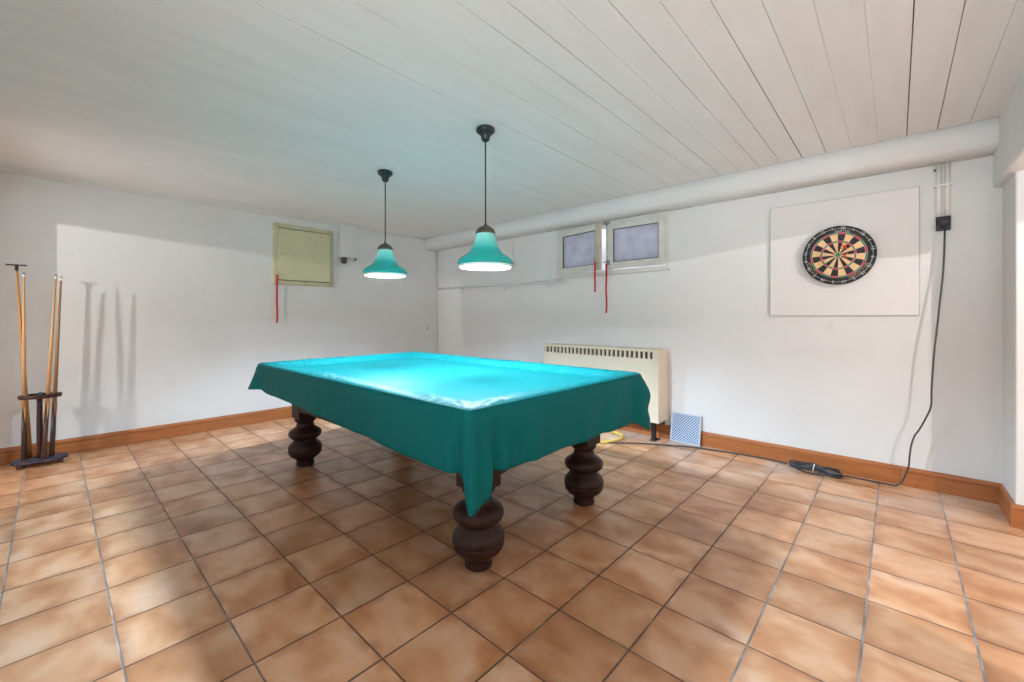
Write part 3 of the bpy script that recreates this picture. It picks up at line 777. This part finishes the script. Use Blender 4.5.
for k in range(1, ROWS+1):
    t = k/ROWS; row = []
    for co, nrm, drop, s, sd, c, cd, tip in info:
        dd = drop*t
        fold = noise.noise(Vector((s*4.6, sd[0]*3+sd[1]*7, 1.3)))*.015 + noise.noise(Vector((s*13, sd[0]*3+sd[1]*7, 5.)))*.005*smoothstep(1.0, .2, t)
        fold += noise.noise(Vector((s*(9.5 if sd == (1, 0) else 7.5) + 3.7*t*noise.noise(Vector((s*2, 2., 0.))), 8.8, t*.8)))*(.013 if sd == (1, 0) else .010)*smoothstep(.05, .5, t)
        if sd == (1, 0): fold = fold*1.15
        if sd == (0, -1): fold *= .60
        away = smoothstep(.05, .25, cd)
        g = smoothstep(0.02, .9, t)
        out = .008*smoothstep(0, .12, t) + (fold*away + .004)*g
        if c == 'R': out += smoothstep(.20, .0, cd)*(.062*smoothstep(-.05, .40, t) - .022*math.exp(-((t-.62)/.16)**2) - .010*smoothstep(.7, 1, t))
        elif c == 'N': out += (.030*smoothstep(.13, .05, cd) + .016*math.sin(cd*70)*smoothstep(.24, .10, cd))*t**1.2 if sd == (1, 0) else .022*smoothstep(.05, .0, cd)*t**1.2
        else: out += flare[c]*smoothstep(.22, .0, cd)*t**1.3
        # hollow on both sides of a corner where the spare cloth folds back
        out -= (.036*math.exp(-((cd-(.145 if sd == (1, 0) else .075))/.030)**2) if c == 'N' else .020*math.exp(-((cd-.135)/.04)**2))*g
        side = Vector((-nrm.y, nrm.x))
        shift = 0
        row.append(bm.verts.new((co.x + nrm.x*out + side.x*shift, co.y + nrm.y*out + side.y*shift, co.z - dd - .004*(t > 0))))
    rows.append(row)
n = len(loop)
for a, b in zip(rows, rows[1:]):
    for k in range(n): bm.faces.new((a[k], b[k], b[(k+1) % n], a[(k+1) % n]))
for f in bm.faces: f.smooth = True
bmesh.ops.recalc_face_normals(bm, faces=bm.faces)
bmesh.ops.translate(bm, verts=bm.verts, vec=-Vector((cxm, cym, .8)))
me = bpy.data.meshes.new('table_cover'); bm.to_mesh(me); bm.free(); me.materials.append(M['cloth'])
cov = bpy.data.objects.new('table_cover', me); COL.objects.link(cov); cov.location = (cxm, cym, .8)
sol = cov.modifiers.new('thickness', 'SOLIDIFY'); sol.thickness = .0016; sol.offset = 0
tag(cov, 'turquoise green cloth cover draped over the billiard table', 'cover')

# ------------------------------------------------------------------ pendant lamps
def pendant(x, y, zr, label, bx=0.):      # bx: how far the tube hangs off the middle of the shade
    t = thing('pendant_lamp', label, 'lamp', (x, y, zr), 'pendant lamps over the billiard table')
    mb = MB(); mb.lathe([(.054, 0), (.060, -.005), (.060, -.022), (.052, -.032), (.038, -.042), (.029, -.056), (.027, -.074), (.020, -.084), (.006, -.088)], (x, y, CEIL), 28)
    mb.build('canopy', M['canopy'], t)
    mb = MB(); mb.tube([(x, y, CEIL-.085), (x, y, 2.1), (x, y, zr+.27)], .0045, 8); mb.build('cord', M['black'], t)
    mb = MB(); mb.lathe([(.006, .285), (.010, .270), (.026, .262), (.048, .248), (.060, .232), (.064, .218), (.064, .212)], (x, y, zr), 32); mb.build('cap', M['brass'], t)
    outer = [(.060, .216), (.062, .200), (.066, .180), (.073, .155), (.083, .130), (.097, .106), (.116, .086), (.140, .070), (.160, .056), (.174, .040), (.180, .028), (.180, .018), (.174, .010)]
    inner = [(r-.004, h) for r, h in reversed(outer)]
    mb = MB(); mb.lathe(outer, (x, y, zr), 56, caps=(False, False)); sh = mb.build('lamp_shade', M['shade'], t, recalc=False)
    for p in sh.data.polygons: p.use_smooth = True
    mb = MB(); mb.lathe(inner, (x, y, zr), 56, caps=(False, False)); mb.build('white_lining', M['liner'], sh, recalc=False)
    mb = MB(); mb.lathe([(.020, .214), (.020, .165), (.022, .150)], (x, y, zr), 20); mb.build('bulb_holder', M['inner'], t)
    mb = MB(); mb.lathe([(.020, .031), (.020, .098), (.016, .150)], (x+bx, y, zr), 20, caps=(False, False)); bl = mb.build('bulb', BULB, t)
    mb = MB(); mb.lathe([(.001, .0220), (.010, .0232), (.0172, .0262)], (x+bx, y, zr), 20, caps=(True, False)); mb.build('bulb_tip', BULBTIP, bl)
    mb = MB(); mb.lathe([(.0172, .0262), (.0205, .029), (.0205, .035), (.0172, .035)], (x+bx, y, zr), 20, caps=(False, False)); mb.build('bulb_cap', M['inner'], bl)
    # white glass rim that closes the mouth of the bell
    mb = MB(); mb.lathe([(.172, .014), (.170, .000), (.164, -.006), (.160, -.002), (.160, .012)], (x, y, zr), 56, caps=(False, False)); mb.build('white_rim', M['inner'], t)
    return t
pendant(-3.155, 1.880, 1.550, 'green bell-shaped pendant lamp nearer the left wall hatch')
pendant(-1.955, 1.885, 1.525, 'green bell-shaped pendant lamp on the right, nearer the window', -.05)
mb = MB(); mb.box(-2.52, -2.42, 1.86, 2.00, CEIL-.003, CEIL+.002, .001)  # thin plate standing for a chipped mark in the boards
tag(mb.build('ceiling_chip', M['ceiling'], loc=(-2.47, 1.93, CEIL)), 'faint chipped mark on the ceiling boards between the two lamps', 'plate')

# ------------------------------------------------------------------ cue rack and cues
KX, KY = -5.150, -.064
rk = thing('cue_rack', 'dark oval cue rack standing by the left wall', 'rack', (KX, KY, 0))
def oval(mb, rx, ry, z0, z1, n=44, b=.006):
    rings = []
    for dr, z in ((-b, z0), (0, z0+b), (0, z1-b), (-b, z1)):
        rings.append([(KX+(rx+dr)*math.cos(2*PI*k/n), KY+(ry+dr)*math.sin(2*PI*k/n), z) for k in range(n)])
    mb.rings(rings)
mb = MB(); oval(mb, .092, .160, .030, .054); oval(mb, .086, .152, .052, .062); mb.build('rack_base', M['purple'], rk)
for a, b in ((-.045, -.11), (.045, -.11), (-.045, .11), (.045, .11)):
    mb = MB(); mb.lathe([(.016, 0), (.020, .008), (.020, .024), (.014, .032)], (KX+a, KY+b, 0), 14); mb.build('foot', M['redbutt'], rk)
mb = MB(); mb.lathe([(.022, .060), (.020, .09), (.016, .12), (.018, .30), (.016, .50), (.018, .545)], (KX+.02, KY-.004, 0), 20); mb.build('post', M['rackwood'], rk)
mb = MB(); n = 44
def orng(rx, ry, z): return [(KX+rx*math.cos(2*PI*k/n), KY+ry*math.sin(2*PI*k/n), z) for k in range(n)]
mb.rings([orng(.079, .118, .545), orng(.084, .123, .555), orng(.084, .123, .568), orng(.079, .118, .576), orng(.062, .101, .576), orng(.058, .097, .568), orng(.058, .097, .553), orng(.062, .101, .545), orng(.079, .118, .545)], caps=(False, False))
mb.box(KX-.066, KX+.066, KY-.016, KY+.012, .548, .572, .004)
mb.build('rack_ring', M['rackwood'], rk)
mb = MB(); mb.box(KX-.010, KX+.013, KY-.012, KY+.011, .572, .592, .003); tag(mb.build('chalk_cube', mat('blue_chalk', (.04, .13, .19), .9), loc=(KX, KY, .572)), 'blue chalk cube lying on top of the dark cue rack', 'chalk')

def cue(bot, top, label, shaft_m, butt_m, butt_l, name='cue', tip=True, flare_r=.0165):
    b, tp = Vector(bot), Vector(top); ax = (tp-b); L = ax.length; ax.normalize()
    t = thing(name, label, name.replace('_', ' '), bot, None)
    if name == 'cue': t['group'] = 'cues standing in the rack'
    rad = lambda s: flare_r + (.0062-flare_r)*(s/L)
    if butt_l:
        mb = MB(); mb.lathe([(flare_r*.85, 0), (flare_r*1.02, .004), (flare_r*1.02, .02), (rad(butt_l), butt_l)], b, 16, axis=ax); bt = mb.build('butt', butt_m, t)
        # pointed splices of the shaft wood running into the butt
        mb = MB(); q = Vector((0, 0, 1)).rotation_difference(ax).to_matrix()
        for k in range(4):
            a = k*PI/2+.4
            u = q @ Vector((math.cos(a), math.sin(a), 0)); w = q @ Vector((-math.sin(a), math.cos(a), 0)); rr = rad(butt_l)+.0008
            tri = [b+ax*(butt_l+.001)+u*rr*.93+w*rr*.62, b+ax*(butt_l+.001)+u*rr*.93-w*rr*.62, b+ax*(butt_l-.13)+u*(rad(butt_l-.13)+.0012)]
            mid = b+ax*(butt_l+.001)+u*rr*1.02; vs = [mb.bm.verts.new(p) for p in (tri[0], mid, tri[1], tri[2])]
            mb.bm.faces.new((vs[0], vs[1], vs[3])); mb.bm.faces.new((vs[1], vs[2], vs[3]))
        mb.build('splice', shaft_m, bt)
    s0 = butt_l if butt_l else 0
    mb = MB(); mb.lathe([(rad(s0), s0), (rad(L*.6), L*.6), (rad(L-.035), L-.035)], b, 16, axis=ax); mb.build('shaft', shaft_m, t)
    if tip:
        mb = MB(); mb.lathe([(.0072, L-.036), (.0070, L-.010)], b, 14, axis=ax); fr = mb.build('ferrule', M['ivory'], t)
        mb = MB(); mb.lathe([(.0070, L-.010), (.0066, L-.003), (.003, L)], b, 14, axis=ax); mb.build('tip', M['black'], fr)
    return t, b, ax, L
CX = KX
cue((-5.150, -.151, .0635), (-5.105, -.151, 1.554), 'leftmost cue with a dark butt standing behind the bridge stick', M['maple'], M['buttwood'], .42)
cue((-5.095, -.046, .0635), (-5.160, .022, 1.553), 'pale cue with a reddish butt, left of the pair leaning right', M['maple'], M['redbutt'], .44)
cue((-5.110, -.002, .0635), (-5.120, .051, 1.540), 'browner cue with a black butt, right of the pair leaning right', M['tan'], M['buttwood'], .44)
br, b, ax, L = cue((-5.190, -.121, .0635), (-5.130, -.190, 1.612), 'light wooden bridge stick with a dark crosspiece on top, leaning left', M['honey'], M['honey'], 0, 'bridge_stick', False, .0165)
mb = MB(); e = b+ax*L
mb.lathe([(.008, -.045), (.011, -.03), (.011, -.002)], e, 14, axis=ax)
mb.box(e.x-.007, e.x+.007, e.y-.055, e.y+.055, e.z-.004, e.z+.007, .003)
mb.build('crosspiece', M['black'], br)

# ------------------------------------------------------------------ light
def point(name, loc, power, col, rad):
    l = bpy.data.lights.new(name, 'POINT'); l.energy = power; l.color = col; l.shadow_soft_size = rad
    o = bpy.data.objects.new(name, l); o.location = loc; COL.objects.link(o); return o
point('next_room_lamp', (2.38, 1.44, 2.23), 190, (1., .94, .91), .008)      # ceiling lamp of the space to the right
point('rear_room_lamp', (-3.8, -2.35, 2.15), 175, (1., .97, .93), .022)     # ceiling lamp of the space behind

al = bpy.data.lights.new('light_well_daylight', 'AREA'); al.energy = 11; al.color = (.95, .97, 1.); al.shape = 'RECTANGLE'; al.size = 1.5; al.size_y = .3
ao = bpy.data.objects.new('light_well_daylight', al); ao.location = (-2.34, YB+.36, 2.58); ao.rotation_euler = (math.radians(60), 0, 0); COL.objects.link(ao)   # daylight falling into the light well
w = bpy.data.worlds.new('daylight'); scene.world = w; w.use_nodes = True
bg = w.node_tree.nodes['Background']; bg.inputs['Strength'].default_value = 1.
# dim sky above; bright lower half added as fill for ceiling and walls
tc = w.node_tree.nodes.new('ShaderNodeTexCoord'); sp = w.node_tree.nodes.new('ShaderNodeSeparateXYZ'); w.node_tree.links.new(tc.outputs['Generated'], sp.inputs[0])
rp = ramp(w.node_tree, math_node(w.node_tree, 'MULTIPLY_ADD', sp.outputs[2], .5, .5), [(.0, (3.2, 3.3, 3.4)), (.44, (3.2, 3.3, 3.4)), (.56, (.13, .135, .14)), (1., (.13, .135, .14))])
# the added fill is stronger from behind and from the left
lit = math_node(w.node_tree, 'MULTIPLY_ADD', sp.outputs[1], -.62, 1.02)
lit = math_node(w.node_tree, 'MULTIPLY_ADD', sp.outputs[0], -.5, lit)
w.node_tree.links.new(lit, bg.inputs['Strength'])
w.node_tree.links.new(rp, bg.inputs['Color'])

# ------------------------------------------------------------------ camera
cam = bpy.data.cameras.new('camera'); co = bpy.data.objects.new('camera', cam); COL.objects.link(co)
cam.sensor_fit = 'HORIZONTAL'; cam.sensor_width = 36; cam.lens = FPX/1024*36; cam.shift_y = -(341-HORIZON)/1024
cam.clip_start = .05
co.location = (0, 0, CAM_H); co.rotation_euler = (PI/2, 0, YAW)
scene.camera = co
for o in bpy.data.objects:
    if '_o' in o: del o['_o']
scene.view_settings.view_transform = 'Standard'; scene.view_settings.look = 'None'
scene.view_settings.exposure = .12; scene.view_settings.gamma = 1; scene.view_settings.use_curve_mapping = False
scene.cycles.use_denoising = True
scene.cycles.max_bounces = 8; scene.cycles.diffuse_bounces = 5; scene.cycles.sample_clamp_indirect = 6
